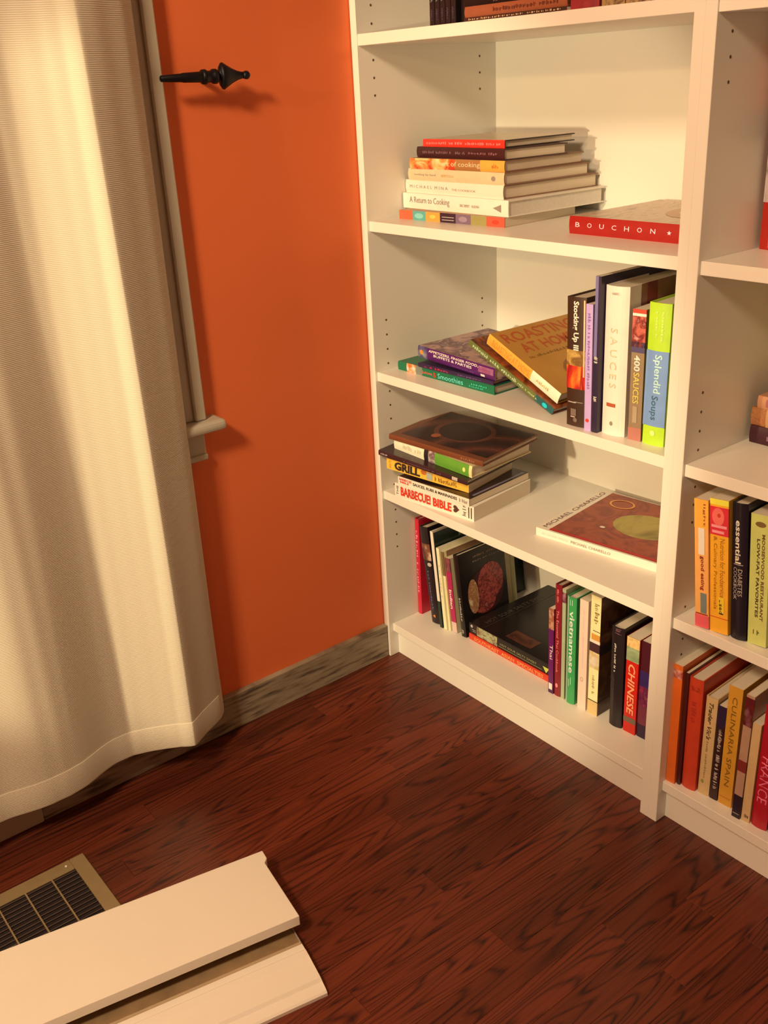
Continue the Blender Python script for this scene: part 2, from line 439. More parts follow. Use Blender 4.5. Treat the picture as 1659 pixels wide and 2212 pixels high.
def book(label, group, t, d_, h, cover, loc, yaw=0.0, tilt=0.0, lying=False, bulge=None, soft=False,
         bands=(), text=(), art=(), page=None, side=None):
    """spine towards -y; local x = thickness (back cover at 0, front cover at t), z = height.
       bands: (f0,f1,mat) along the spine from its top; text: (string,f0,f1,g0,g1,mat,opts) on the spine;
       art: (kind, y0,y1,z0,z1, mat) fractions on the front cover"""
    if bulge is None: bulge = min(0.0022, t*0.10) if not soft else 0.0002
    tilt = math.radians(tilt); eul = (0, (tilt if not lying else -math.pi/2 + tilt), 0)
    o = bpy.data.objects.new('cookbook', None); C.objects.link(o); o.empty_display_size = .03
    o.rotation_mode = 'XYZ'
    o.matrix_world = Matrix.Translation(loc) @ Matrix.Rotation(math.radians(yaw), 4, 'Z') @ Matrix.Rotation(eul[1], 4, 'Y')
    tag(o, label, 'book', group)
    c = 0.0021 if not soft else 0.0006
    if t < 0.012: c = min(c, t*0.16)
    if side is None: side = cover
    K = 8
    outer = [(0.0, d_)] + [(t*i/K, spine_y(t*i/K, t, bulge)+bulge) for i in range(K+1)] + [(t, d_)]
    inner = [(t-c, d_)] + [(c+(t-2*c)*i/K, c+bulge+spine_y(c+(t-2*c)*i/K, t, bulge)) for i in range(K, -1, -1)] + [(c, d_)]
    n_ = len(outer); inn = inner[::-1]; bmc = bmesh.new()
    L4 = [[bmc.verts.new((p_[0], p_[1], zz)) for p_ in ring] for zz in (0.0, h) for ring in (outer, inn)]
    for i in range(n_-1):
        j = i+1
        bmc.faces.new([L4[0][i], L4[0][j], L4[2][j], L4[2][i]]); bmc.faces.new([L4[1][i], L4[3][i], L4[3][j], L4[1][j]])
        bmc.faces.new([L4[0][i], L4[1][i], L4[1][j], L4[0][j]]); bmc.faces.new([L4[2][i], L4[2][j], L4[3][j], L4[3][i]])
    for i in (0, n_-1): bmc.faces.new([L4[0][i], L4[2][i], L4[3][i], L4[1][i]])
    obj('cover', bmc, cover, o)
    gap = 0.0035 if not soft else 0.0002
    box('page_block', (c, c+bulge+0.0005, gap), (t-c, d_-gap-0.0008, h-gap), page or PAGES, o)
    e = 0.00035
    for bi, bnd in enumerate(bands):
        f0, f1, m_ = bnd[0], bnd[1], bnd[2]
        g0, g1 = (bnd[3], bnd[4]) if len(bnd) > 3 else (0.0, 1.0)
        wrap = 0.0015
        xs = [t*(g0+(g1-g0)*i/K) for i in range(K+1)]
        op = [(x_, spine_y(x_, t, bulge)+bulge-e) for x_ in xs]
        ip = [(x_, spine_y(x_, t, bulge)+bulge+0.0004) for x_ in reversed(xs)]
        if len(bnd) <= 3:
            op = [(-e, wrap)] + [(-e, op[0][1])] + op[1:-1] + [(t+e, op[-1][1])] + [(t+e, wrap)]
            ip = [(t-.0002, wrap)] + ip[1:-1] + [(.0002, wrap)]
        prism('spine_band', op + ip, 'z', h*(1-f1), h*(1-f0), m_, o)
    for ti, tx in enumerate(text):
        s_, f0, f1, g0, g1, m_ = tx[:6]; op = tx[6] if len(tx) > 6 else {}
        if s_.startswith('#'): vs, fs = dashes(int(s_[1:]), ti*7+int(h*1000))
        elif s_.startswith('@'): vs, fs = shape_mesh(s_[1:])
        else: vs, fs = text_mesh(s_, op.get('shear', 0.0), op.get('bold', 0.0))
        if op.get('up'):      # letters stand upright across the spine
            fl = fit(vs, g0*t, g1*t, h*(1-f1), h*(1-f0))
            pts = [Vector((p_.x, 0, p_.y)) for p_ in fl]
        else:
            fl = fit(vs, -h*(1-f0), -h*(1-f1), g0*t, g1*t)
            pts = [Vector((p_.y, 0, -p_.x)) for p_ in fl]
        for p_ in pts: p_.y = spine_y(p_.x, t, bulge)+bulge-0.0008
        me = bpy.data.meshes.new('lettering'); me.from_pydata([tuple(p_) for p_ in pts], [], fs)
        link('lettering' if not s_.startswith('@') else 'emblem', me, m_, o)
    for ai, a_ in enumerate(art):
        kd, y0, y1, z0, z1, m_ = a_[:6]; op = a_[6] if len(a_) > 6 else {}
        lift = op.get('lift', 0.0003 + 0.00012*ai)
        if kd.startswith('#'): vs, fs = dashes(int(kd[1:]), ai+50)
        elif kd.startswith('@'): vs, fs = shape_mesh(kd[1:])
        else: vs, fs = text_mesh(kd, op.get('shear', 0), op.get('bold', 0))
        if op.get('down'):
            fl = fit(vs, -z1*h, -z0*h, y0*d_, y1*d_)
            pts = [Vector((t+lift, p_.y, -p_.x)) for p_ in fl]
        else:
            fl = fit(vs, y0*d_, y1*d_, z0*h, z1*h)
            pts = [Vector((t+lift, p_.x, p_.y)) for p_ in fl]
        me = bpy.data.meshes.new('art'); me.from_pydata([tuple(p_) for p_ in pts], [], fs)
        link('cover_picture' if kd.startswith('@') else 'cover_lettering', me, m_, o)
    return o
def c_(name, r_, g_, b_, rough=0.4): return mat(name, A(r_, g_, b_), rough, 0.05, 60)
INK = mat('dark_ink', (0.03, 0.02, 0.02), 0.5); GREYINK = mat('grey_ink', (0.28, 0.24, 0.22), 0.5)
WINK = mat('white_ink', (0.80, 0.78, 0.74), 0.5); SILV = mat('pale_silver_ink', (0.50, 0.46, 0.46), 0.4)
REDINK = mat('red_ink', (0.62, 0.045, 0.02), 0.5); ORINK = mat('orange_ink', (0.75, 0.28, 0.04), 0.5)
BLACK = mat('black_cloth', (0.014, 0.010, 0.014), 0.35); BLACKG = mat('black_gloss_jacket', (0.012, 0.010, 0.012), 0.22)

# --- stack of seven on the second shelf down
G = 'cookbooks stacked flat on the shelf below the top row'
z = ZS['s2']
book('cookbook with spine of small coloured picture squares, lowest of the upper stack', G, .0176, .213, .288, mat('tan_boards', A(170, 110, 60)), (.332, .086, z), 4.0, 0, True, soft=True,
     bands=[(0, .14, c_('brick_square', 196, 82, 42)), (.14, .27, c_('teal_square', 92, 140, 108)), (.27, .41, c_('gold_square', 205, 130, 45)), (.41, .56, c_('plum_square', 52, 22, 28)),
            (.56, .70, c_('mauve_square', 118, 80, 78)), (.70, .84, c_('moss_square', 150, 120, 55)), (.84, 1.0, c_('red_square', 196, 70, 40))],
     text=[('@quad', .43, .545, .25, .32, SILV), ('@quad', .43, .545, .55, .62, SILV), ('@disc', .16, .25, .2, .8, c_('pale_teal', 130, 170, 130)), ('@disc', .59, .67, .2, .8, c_('pale_mauve', 150, 110, 100)), ('@disc', .89, .95, .25, .7, REDINK), ('@disc', .31, .37, .3, .75, c_('deep_gold', 225, 160, 60))])
z += .0178
WJ = mat('white_jacket', (0.82, 0.79, 0.74), 0.4, .02)
book('thick white cookbook with grey title A Return to Cooking on its spine', G, .0300, .268, .312, WJ, (.334, .093, z), -0.6, 0, True, bulge=.0006, page=PAGESW,
     text=[('A Return to Cooking', .07, .47, .28, .80, GREYINK), ('ERIC RIPERT', .57, .66, .38, .55, GREYINK), ('RUHLMAN', .68, .745, .38, .55, GREYINK), ('@tri', .87, .94, .25, .72, GREYINK)])
z += .0302
book('white cookbook with widely spaced small capitals, resting on the thickest white book', G, .0250, .262, .294, mat('brown_boards', A(135, 85, 50), .5), (.314, .100, z), -1.2, 0, True,
     bands=[(0, 1, mat('offwhite_jacket', (0.78, 0.73, 0.66), .4, .02))], text=[('M I C H A E L  M I N A', .05, .46, .38, .62, GREYINK), ('THE COOKBOOK', .50, .74, .36, .52, GREYINK)], side=None)
z += .0252
book('beige clothbound cookbook with small grey spine title, under the orange one', G, .0222, .235, .285, mat('brown_boards', A(135, 85, 50), .5), (.316, .100, z), -1.0, 0, True, bands=[(0, 1, c_('beige_cloth', 212, 160, 100, .7))],
     text=[('cooking by hand', .07, .31, .38, .62, GREYINK), ('BERTOLLI', .37, .50, .40, .60, c_('ochre_ink', 190, 130, 40)), ('@disc', .88, .92, .3, .7, GREYINK)])
z += .0224
book('cookbook with orange and red fiery spine reading art of cooking', G, .0200, .225, .270, mat('brown_boards', A(135, 85, 50), .5), (.310, .107, z), 1.0, 0, True,
     bands=[(0.0, .5, photo('fiery_print', [A(240, 190, 110), A(235, 130, 50), A(190, 40, 20), A(235, 120, 30)], 28, 1)), (.5, .76, c_('brown_print', 165, 95, 40)), (.76, 1.0, c_('amber_jacket', 228, 140, 45))],
     text=[('art of cooking', .36, .76, .22, .80, c_('pale_gold_ink', 235, 175, 110)), ('#4', .88, .94, .3, .7, c_('rust_ink', 190, 80, 20))])
z += .0202
book('dark maroon cookbook with faint spine lettering, second from top of the upper stack', G, .0204, .166, .266, c_('maroon_cloth', 62, 18, 14), (.303, .113, z), -2.5, 0, True,
     text=[('#17', .08, .42, .38, .66, c_('dusty_rose_ink', 140, 80, 70)), ('#6', .47, .58, .38, .66, c_('dusty_rose_ink', 140, 80, 70)), ('#12', .62, .93, .42, .66, c_('dusty_rose_ink', 140, 80, 70))])
z += .0206
book('bright red slim cookbook on top of the upper stack', G, .0139, .194, .236, mat('dark_brown_boards', A(52, 28, 20)), (.288, .130, z), 0, 0, True, bulge=.0006,
     bands=[(0, 1, mat('bright_red_jacket', (0.86, 0.035, 0.02), .4))], art=[('@quad', .0, 1.0, .0, 1.0, mat('tan_gloss_cover', A(190, 140, 90), .25))], text=[('#9', .05, .3, .3, .7, c_('pink_ink', 255, 120, 95)), ('#6', .34, .5, .3, .7, c_('pink_ink', 255, 120, 95)), ('#15', .54, .95, .3, .68, c_('pink_ink', 255, 120, 95))])
RED = mat('glossy_red_spine', (0.33, 0.012, 0.010), .28)
book('large red cookbook lying flat alone with spaced white capitals on its spine', G, .0300, .262, .293, photo('brown_dish_cover', [A(120, 70, 35), A(170, 110, 60), A(190, 130, 80), A(110, 50, 25)], 7, 2.5, .25, 'noise', (1, 1, 3)), (.775, .101, ZS['s2']), 1.0, 0, True,
     bands=[(0, 1, RED)], text=[(ch, .050+i*.090, .083+i*.090, .42, .68, c_('pink_letter', 245, 175, 150)) for i, ch in enumerate('BOUCHON')] + [('@star', .70, .73, .42, .66, c_('pink_letter', 245, 175, 150)), ('#10', .80, .95, .5, .62, c_('pink_letter', 245, 175, 150))],
     art=[('@disc', .25, .95, .10, .62, c_('plate_tan', 200, 135, 85)), ('@disc', .35, .85, .17, .55, photo('dish_print', [A(150, 80, 40), A(205, 150, 100), A(130, 60, 30)], 14, 2))])

# --- third shelf: lying pile, two leaning, six standing
G = 'cookbooks on the middle shelf'
z3 = ZS['s3']
GRN = mat('emerald_jacket', (0.006, 0.16, 0.085), .35)
book('emerald green paperback lying at the bottom of the small pile', G, .0190, .20, .295, GRN, (.331, .057, z3), 1.2, 0, True, bulge=.0012,
     bands=[(.10, .20, photo('fruit_print', [A(250, 220, 170), A(240, 110, 40), A(220, 60, 40)], 60, 0)), (.20, .27, c_('grey_blur', 120, 110, 80))],
     text=[('Juices', .27, .38, .25, .70, c_('coral_ink', 240, 90, 60)), ('&', .39, .425, .2, .75, REDINK), ('Smoothies', .44, .70, .22, .78, c_('mint_ink', 120, 220, 150)), ('#7', .76, .93, .5, .7, c_('mint2', 60, 170, 110)), ('#7', .76, .9, .22, .42, c_('mint2', 60, 170, 110))])
book('thin dark navy book with red letters squeezed between the green and purple ones', G, .0088, .17, .222, c_('ink_navy', 48, 26, 45), (.328, .058, z3+.0192), 2.0, 0, True, bulge=.0004,
     text=[('#7', .10, .42, .25, .75, c_('crimson_ink', 200, 40, 50)), ('#8', .55, .85, .35, .6, c_('mauve_ink', 120, 80, 110))])
PUR = mat('violet_jacket', (0.085, 0.012, 0.16), .35)
book('thick purple paperback on party food, white capitals on the spine', G, .0250, .205, .238, photo('party_food_cover', [A(120, 60, 40), A(190, 130, 100), A(90, 40, 50), A(200, 150, 110)], 22, 1), (.329, .060, z3+.0285), -0.8, 1.8, True, bulge=.0018,
     bands=[(0, 1, PUR), (0, .13, photo('silver_print', [A(230, 210, 190), A(130, 110, 120), A(90, 70, 100)], 60, 0)), (.80, .985, photo('pink_dip_print', [A(190, 110, 120), A(150, 80, 90), A(170, 50, 60)], 40, 0), .35, 1.0)],
     text=[('APPETIZERS, FINGER FOOD,', .15, .80, .66, .90, WINK, dict(bold=.02)), ('BUFFETS & PARTIES', .22, .72, .40, .62, c_('lilac_ink', 225, 190, 215), dict(bold=.02)), ('#14', .45, .74, .1, .2, c_('mauve_ink', 120, 80, 110)), ('@quad', .83, .88, .05, .24, WINK), ('@disc', .03, .075, .3, .7, ORINK)])
OLV = mat('olive_jacket', A(100, 92, 35), .45)
book('olive green thin book leaning low under the yellow one', G, .0125, .20, .244, photo('dark_food_cover', [A(70, 25, 15), A(165, 75, 30), A(90, 40, 20), A(170, 100, 50)], 16, 1.5), (.498, .043, z3), 0, -67, False, bulge=.0006,
     bands=[(0, .8, OLV), (.8, 1, c_('dark_teal_end', 35, 75, 60))],
     text=[('#20', .05, .58, .22, .8, c_('pale_olive_ink', 190, 185, 120)), ('#12', .60, .82, .3, .7, c_('pale_olive_ink', 190, 185, 120)), ('@disc', .88, .935, .15, .85, mat('cyan_dot', A(20, 170, 190), .4))])
YEL = mat('mustard_jacket', (0.76, 0.42, 0.07), .35)
book('yellow ochre cookbook leaning on the olive one, red capitals on its cover', G, .0225, .25, .205, mat('ochre_cover', A(196, 122, 40), .32, .1, 12), (.4985, .0555, z3+.0185), 0, -66, False, bulge=.0015,
     bands=[(0, .62, YEL), (.62, 1, c_('cream_end', 250, 205, 140))],
     text=[('ROASTING AT HOME', .07, .60, .2, .8, ORINK), ('#8', .70, .86, .35, .65, c_('tan_ink', 190, 140, 60))],
     art=[('ROASTING', .06, .86, .80, .95, c_('rust_red_ink', 190, 75, 25), dict(bold=.01)), ('AT HOME', .12, .72, .62, .76, c_('rust_red_ink', 190, 75, 25), dict(bold=.01)), ('#14', .1, .62, .53, .57, c_('brown_line', 130, 80, 25)),
          ('@disc', .26, .98, .02, .46, c_('plate_brown', 150, 90, 40)), ('@disc', .32, .92, .08, .44, photo('roast_print', [A(80, 20, 25), A(140, 40, 35), A(175, 110, 60), A(110, 30, 40)], 26, 1.5))])
book('brown worn hardback titled Stocking Up III, leftmost of the standing books', G, .0405, .20, .230, c_('dark_brown_jacket', 58, 28, 12), (.5525, .021, z3), 3, -1.2, page=PAGES,
     bands=[(.40, .52, photo('corn_print', [A(200, 140, 60), A(120, 70, 25), A(160, 110, 40)], 40, 1)), (.52, .70, photo('peppers_print', [A(240, 130, 30), A(200, 45, 20), A(150, 20, 20), A(230, 100, 20)], 22, 1, .25, 'noise', (2.2, 1, .6))), (.02, .60, c_('peach_highlight', 245, 165, 100), .88, .95)],  # peach strip paints the highlight along the rounded spine edge
     text=[('Stocking Up III', .03, .40, .30, .66, WINK, dict(bold=.03)), ('@quad', .805, .812, .10, .55, SILV), ('@quad', .80, .806, .45, .9, GREYINK), ('@quad', .86, .915, .26, .56, c_('faded_brown_panel', 120, 85, 60)), ('@quad', .92, .928, .26, .50, SILV), ('@disc', .93, .965, .40, .62, c_('faded_brown_panel', 120, 85, 60))])
book('slim lavender paperback standing beside the brown hardback', G, .0145, .17, .223, c_('lavender_jacket', 190, 138, 150), (.5965, .019, z3), 2, -1.0, soft=True,
     text=[('#26', .07, .66, .3, .7, c_('mauve_ink', 120, 80, 110)), ('@disc', .90, .93, .2, .7, REDINK)])
book('tall thin midnight navy book between the lavender and the white ones', G, .0115, .25, .271, c_('midnight_jacket', 40, 22, 36), (.6125, .020, z3), 2, -0.4, soft=True,
     bands=[(0, .5, c_('grey_purple_strip', 120, 95, 110), 0.0, .55)], text=[('#5', .50, .54, .1, .8, WINK), ('#3', .76, .79, .2, .8, WINK)])
CREAMJ = mat('ivory_jacket', A(238, 190, 142), .38, .03)
book('thick ivory cookbook with raised pale title Sauces on its rounded spine', G, .0465, .25, .257, CREAMJ, (.6265, .026, z3), 4, -0.5, bulge=.006,
     text=[('S A U C E S', .27, .67, .33, .62, c_('old_gold_ink', 214, 166, 108)), ('#7', .04, .055, .3, .7, GREYINK), ('@quad', .775, .80, .24, .64, mat('brick_patch', A(170, 70, 30), .5)), ('@disc', .90, .93, .42, .55, GREYINK)],
     art=[('@quad', .15, 1.0, .0, 1.0, photo('brown_cover_fade', [A(160, 95, 60), A(150, 80, 55), A(130, 70, 50)], 6, .5)), ('@quad', .22, .34, .0, 1.0, c_('wine_bar', 130, 35, 30))])
book('tan cookbook with title 400 SAUCES below a red bowl picture', G, .0245, .20, .224, c_('taupe_jacket', 140, 100, 60), (.681, .034, z3), 6, -0.5, soft=True,
     bands=[(0, .03, REDINK), (.03, .05, WINK), (.05, .28, photo('salsa_print', [A(150, 45, 30), A(200, 90, 60), A(120, 25, 20), A(215, 130, 100)], 50, 1)), (.24, .32, c_('indigo_bowl', 75, 55, 70)), (.90, 1, c_('brick_end', 175, 95, 65))],
     text=[('400', .34, .46, .25, .72, WINK, dict(bold=.02)), ('SAUCES', .47, .71, .25, .72, c_('golden_ink', 205, 160, 60), dict(bold=.02)), ('@quad', .73, .86, .3, .65, c_('tan_patch', 165, 125, 80))])
book('lime green and blue cookbook titled Splendid Soups beside the divider', G, .0405, .23, .239, mat('lime_jacket', A(176, 186, 30), .35), (.7095, .034, z3), 5, 0, bulge=.003,
     bands=[(.325, .86, mat('powder_blue_band', A(116, 128, 140), .4))],
     text=[('Splendid', .35, .62, .33, .74, mat('mint_letters', A(190, 215, 200), .5), dict(bold=.01)), ('Soups', .64, .815, .28, .66, mat('forest_letters', A(50, 78, 80), .5), dict(bold=.01)), ('#10', .06, .26, .62, .72, c_('yellow_ink', 225, 220, 90)), ('#9', .06, .24, .36, .46, c_('yellow_ink', 225, 220, 90)), ('@disc', .89, .93, .38, .62, c_('yellow_ink', 225, 220, 90))])

# --- fourth shelf: crooked stack, one lying
G = 'cookbooks on the fourth shelf'
z4 = ZS['s4']
WHT = mat('white_paperback', (0.80, 0.78, 0.72), .4, .02)
book('fat white paperback with red BARBECUE! BIBLE on the spine, bottom of the crooked stack', G, .0340, .198, .231, WHT, (.293, .033, z4), 7.3, 0, True, soft=True, page=PAGES,
     text=[('BARBECUE!', .08, .47, .20, .86, REDINK, dict(bold=.04)), ('BIBLE', .50, .73, .20, .80, REDINK, dict(bold=.04)), ('THE', .025, .05, .2, .85, INK, dict(up=1)), ('@heart', .755, .83, .25, .75, mat('brown_seal', A(80, 40, 25), .5), dict(up=1)), ('#5', .86, .91, .12, .9, INK, dict(up=1)), ('@quad', .935, .945, .15, .9, INK), ('@quad', .965, .975, .15, .9, INK)])
book('thin white paperback on sauces and rubs with a black cover, under the GRILL book', G, .0160, .20, .212, mat('charcoal_cover', A(45, 22, 20), .25), (.283, .029, z4+.0342), 5.7, 0, True, soft=True,
     bands=[(0, 1, WHT)], text=[('SAUCES, RUBS & MARINADES', .22, .84, .25, .75, INK, dict(bold=.03)), ('BARBECUE!', .02, .20, .52, .88, REDINK, dict(bold=.03)), ('BIBLE', .03, .16, .12, .44, REDINK, dict(bold=.03)), ('#6', .87, .98, .2, .8, GREYINK)],
     art=[('@quad', .10, .96, .02, .05, c_('grey_border', 130, 105, 95))])
GRL = mat('taxi_yellow_jacket', A(238, 160, 45), .4)
book('yellow paperback with big black GRILL on the spine', G, .0245, .17, .226, GRL, (.257, .052, z4+.0504), 12, 2.6, True, soft=True,
     text=[('GRILL', .10, .42, .12, .92, INK, dict(bold=.05)), ('#12', .60, .86, .14, .66, c_('tan_grill_ink', 160, 100, 30)), ('@disc', .43, .50, .45, .92, c_('flame', 190, 90, 30)), ('@quad', .50, .57, .1, .8, c_('tongs_grey', 170, 150, 110)), ('HOW TO', .03, .06, .15, .9, c_('tan_grill_ink', 160, 100, 30), dict(up=1))])
DBR = mat('umber_jacket', A(60, 30, 25), .25)
book('dark umber slim hardback jutting out over the GRILL book', G, .0120, .20, .250, DBR, (.2725, .033, z4+.0770), 9.9, 4.0, True, bulge=.0012,
     text=[('#5', .03, .11, .3, .7, SILV), ('@quad', .84, .90, .2, .85, SILV), ('#20', .3, .72, .35, .6, c_('umber_ink', 110, 75, 70))])
book('cookbook with white, black and green spine blocks, second in the crooked stack', G, .0265, .20, .232, mat('cream_boards', A(225, 180, 110), .4), (.273, .046, z4+.0905), 5.5, 3.4, True, page=PAGES,
     bands=[(0, .40, c_('eggshell_band', 232, 205, 140)), (.40, .455, c_('black_band', 40, 28, 20)), (.455, .54, photo('sprig_print', [A(210, 170, 130), A(110, 70, 60), A(230, 190, 150)], 60, 0)), (.54, .965, mat('leaf_green_band', A(100, 135, 35), .35)), (.965, 1, c_('cream_tail', 232, 190, 110))],
     text=[('#6', .12, .24, .3, .75, c_('beige_ink', 200, 165, 110)), ('#4', .27, .36, .3, .75, c_('beige_ink', 200, 165, 110)), ('@disc', .89, .925, .3, .7, c_('yellow_ink', 225, 220, 90))])
LEA = mat('saddle_brown_jacket', A(118, 56, 26), .3)
book('large chocolate brown cookbook with swirling dark cover, top of the crooked stack', G, .0120, .205, .262, LEA, (.295, .058, z4+.1185), 9.5, 2.2, True, bulge=.001,
     text=[('#6', .78, .92, .3, .7, c_('brown_ink2', 165, 95, 55))],
     art=[('@quad', .10, .97, .02, .93, photo('swirl_print', [A(42, 15, 14), A(52, 18, 15), A(105, 44, 26), A(48, 18, 16)], 1.6, 3.0, .15, 'wave', (1, 1, 1.0))),
          ('@ring', .24, .90, .25, .80, c_('bronze_rim', 96, 42, 26, .2)), ('@disc', .29, .85, .30, .75, c_('dark_plate', 46, 18, 16, .15)), ('@disc', .22, .34, .62, .70, c_('glint', 165, 80, 38))])
RW = mat('matte_white_spine', (0.84, 0.81, 0.75), .4, .02)
book('white spined cookbook lying alone, cover picture of a laid table in reds', G, .0170, .248, .280, RW, (.7045, .119, z4), 8, 0, True, soft=True,
     text=[('AT HOME WITH', .05, .27, .3, .6, c_('faint_ink', 215, 185, 140)), ('MICHAEL CHIARELLO', .30, .62, .3, .64, GREYINK)],
     art=[('MICHAEL CHIARELLO', .05, .95, .935, .975, mat('plum_ink', A(90, 40, 30), .5)), ('@quad', .02, .985, .0, .90, photo('table_scene_print', [A(112, 36, 20), A(160, 58, 26), A(128, 38, 20), A(172, 66, 32)], 11, 1.8, .18)),
          ('@disc', .30, .75, .12, .62, photo('straw_hat_print', [A(150, 120, 35), A(175, 135, 50), A(120, 90, 30)], 12, 1)), ('@disc', .68, .92, .05, .32, c_('hat_shade', 195, 120, 50)), ('@disc', .80, .84, .1, .2, INK), ('@quad', .84, .98, .0, .28, c_('dusk_patch', 75, 35, 30)),
          ('@disc', .30, .335, .60, .64, WINK), ('@ring', .72, .90, .62, .82, c_('yellow_gold_ring', 230, 140, 60)), ('@quad', .02, .05, .0, .90, c_('crimson_edge', 190, 30, 25))])

# --- bottom shelf, left part
G = 'cookbooks on the lowest shelf of the corner bookcase'
z5 = ZS['s5']
book('crimson pink tall book standing against the left side panel', G, .0140, .20, .258, mat('cerise_jacket', (0.55, 0.018, 0.05), .35), (.0200, .092, z5), 0, 0,
     text=[('#13', .12, .78, .25, .75, c_('pink_ink2', 240, 120, 110))])
book('leaning black book with a small portrait photograph near the top of its spine', G, .0290, .19, .249, BLACK, (.0790, .086, z5), 0, -8.3,
     bands=[(.17, .34, photo('portrait_print', [A(225, 175, 115), A(130, 70, 40), A(60, 25, 20), A(225, 180, 120)], 26, 0))],
     text=[('#14', .45, .85, .35, .55, c_('mauve_ink', 120, 80, 110)), ('@tri', .905, .94, .3, .62, ORINK, dict(up=1)), ('@disc', .36, .40, .5, .95, SILV)], art=[])
book('leaning thin white edged book with dark green cover', G, .0085, .283, .249, mat('pine_cover', A(28, 34, 22), .25), (.1120, .085, z5), 0, -6.2, soft=True, bands=[(0, .72, WHT), (.72, 1, c_('dark_green_tail', 40, 45, 25))],
     art=[('#4', .28, .62, .86, .93, c_('faded_olive_ink', 110, 105, 70)), ('@quad', .0, 1.0, .985, 1.0, SILV)])
book('leaning cream book with narrow plain spine, left one of two alike', G, .0100, .20, .211, c_('pale_cream', 240, 200, 130), (.1245, .086, z5), 0, -5.8, soft=True, text=[('#10', .2, .6, .3, .7, c_('beige_ink', 200, 165, 110))])
book('leaning slim cream book beside the Indian cookbook', G, .0080, .20, .204, c_('pale_cream2', 232, 190, 115), (.1365, .090, z5), 0, -5.9, soft=True, bands=[(0, .3, c_('brown_head', 120, 80, 40))],
     art=[('@quad', .05, 1, .93, 1.0, c_('wood_brown_patch', 140, 90, 50))])
book('leaning magenta spined Indian cookbook', G, .0160, .205, .191, c_('cream_flap', 205, 165, 100), (.1475, .093, z5), 0, -6.4, soft=True,
     bands=[(0, .18, photo('rose_print', [A(150, 70, 60), A(100, 40, 40), A(200, 130, 110)], 40, 0)), (.18, .86, mat('magenta_band', (0.42, 0.02, 0.12), .35)), (.86, 1.0, c_('pinkish_tail', 215, 160, 120))],
     text=[('Indian', .42, .68, .22, .74, WINK, dict(bold=.03))], art=[('#3', .72, .99, .80, .86, REDINK), ('@quad', .93, 1.0, 0, 1, c_('cream_border', 190, 160, 95))])
book('leaning black cookbook with a bowl of red food on its cover', G, .0160, .147, .208, BLACKG, (.1785, .094, z5), 0, -7.2, soft=False, bulge=.0008,
     text=[('#10', .52, .80, .3, .7, SILV), ('#3', .9, .96, .2, .7, SILV)],
     art=[('#14', .32, .9, .90, .93, c_('faded_gold_ink', 150, 105, 70)), ('#16', .30, .95, .85, .87, GREYINK), ('@disc', .12, .92, .18, .74, c_('bowl_dark_red', 60, 18, 16)), ('@disc', .36, .92, .33, .78, photo('curry_print', [A(120, 30, 22), A(180, 70, 50), A(90, 18, 18), A(200, 110, 80)], 60, 2)), ('@disc', .22, .72, .20, .48, photo('curry_print', [], 1)), ('@disc', .13, .36, .24, .66, photo('rice_print', [A(200, 140, 80), A(160, 90, 45), A(225, 175, 110)], 80, 1))])
book('flat book with red orange spine and orange capitals, on the lowest shelf', G, .0160, .25, .256, mat('vermilion_jacket', A(205, 50, 20), .35), (.4555, .0985, z5), 0, 0, True, bulge=.0006,
     text=[('SOUTHEAST  ASIAN  SPECIALTIES', .07, .93, .22, .78, c_('orange_letters', 255, 125, 55), dict(bold=.03))])
book('big black cookbook lying on the red orange one, dumpling picture on its spine', G, .0275, .268, .258, BLACKG, (.4565, .1005, z5+.0162), 0, 0, True, bulge=.0008,
     bands=[(.10, .36, photo('dumpling_print', [A(60, 25, 18), A(170, 150, 90), A(110, 60, 35), A(200, 185, 120)], 34, 1.5), .05, .95)],
     text=[('HOT SOUR SALTY SWEET', .40, .84, .40, .60, c_('khaki_ink', 150, 130, 70)), ('@quad', .38, .90, .22, .26, c_('khaki_ink', 150, 130, 70)), ('@tri', .91, .985, .1, .62, c_('yellow_green_tri', 195, 175, 60), dict(up=1)), ('@disc', .02, .05, .62, .88, SILV), ('@quad', .05, .09, .3, .34, SILV), ('@quad', .04, .09, .45, .49, SILV)],
     art=[('HOT SOUR SALTY SWEET', .10, .86, .86, .91, c_('dark_khaki_ink', 72, 58, 36)), ('@quad', .30, .62, .02, .30, photo('lantern_print', [A(30, 12, 10), A(95, 45, 25), A(40, 18, 12)], 12, 1)), ('@quad', .06, .2, .3, .6, photo('lantern_print', [], 1)), ('@quad', .03, .97, .83, .834, c_('dark_khaki_ink', 72, 58, 36))])
book('short purple Thai cookbook standing beside the flat black book', G, .0130, .16, .205, c_('wine_cover', 90, 25, 35), (.4755, .073, z5), 0, -0.6, soft=True,
     bands=[(0, .24, photo('shrimp_print', [A(215, 150, 100), A(150, 70, 40), A(235, 190, 150)], 40, 1)), (.24, .93, mat('grape_band', (0.13, 0.012, 0.14), .35)), (.93, 1, c_('grape_tail', 70, 25, 50))],
     text=[('Thai', .42, .59, .28, .88, WINK), ('@quad', .88, .955, .12, .85, c_('pink_white_label', 240, 190, 180))])
book('tall dark red Thai cookbook with small pale spine title', G, .0170, .22, .266, mat('garnet_jacket', (0.22, 0.012, 0.025), .35), (.4895, .074, z5), 0, -0.4,
     text=[('The Essential Thai Cookbook', .22, .78, .35, .70, c_('pink_ink', 255, 120, 95)), ('#9', .04, .15, .35, .65, c_('pink_ink', 255, 120, 95)), ('@disc', .88, .92, .3, .7, c_('pink_ink', 255, 120, 95))])
book('thin sage coloured tall book behind the vietnamese one', G, .0095, .20, .262, c_('sage_jacket', 165, 150, 95), (.5085, .075, z5), 0, -0.4, soft=True, bands=[(.03, .12, photo('rose_print', [], 1))])
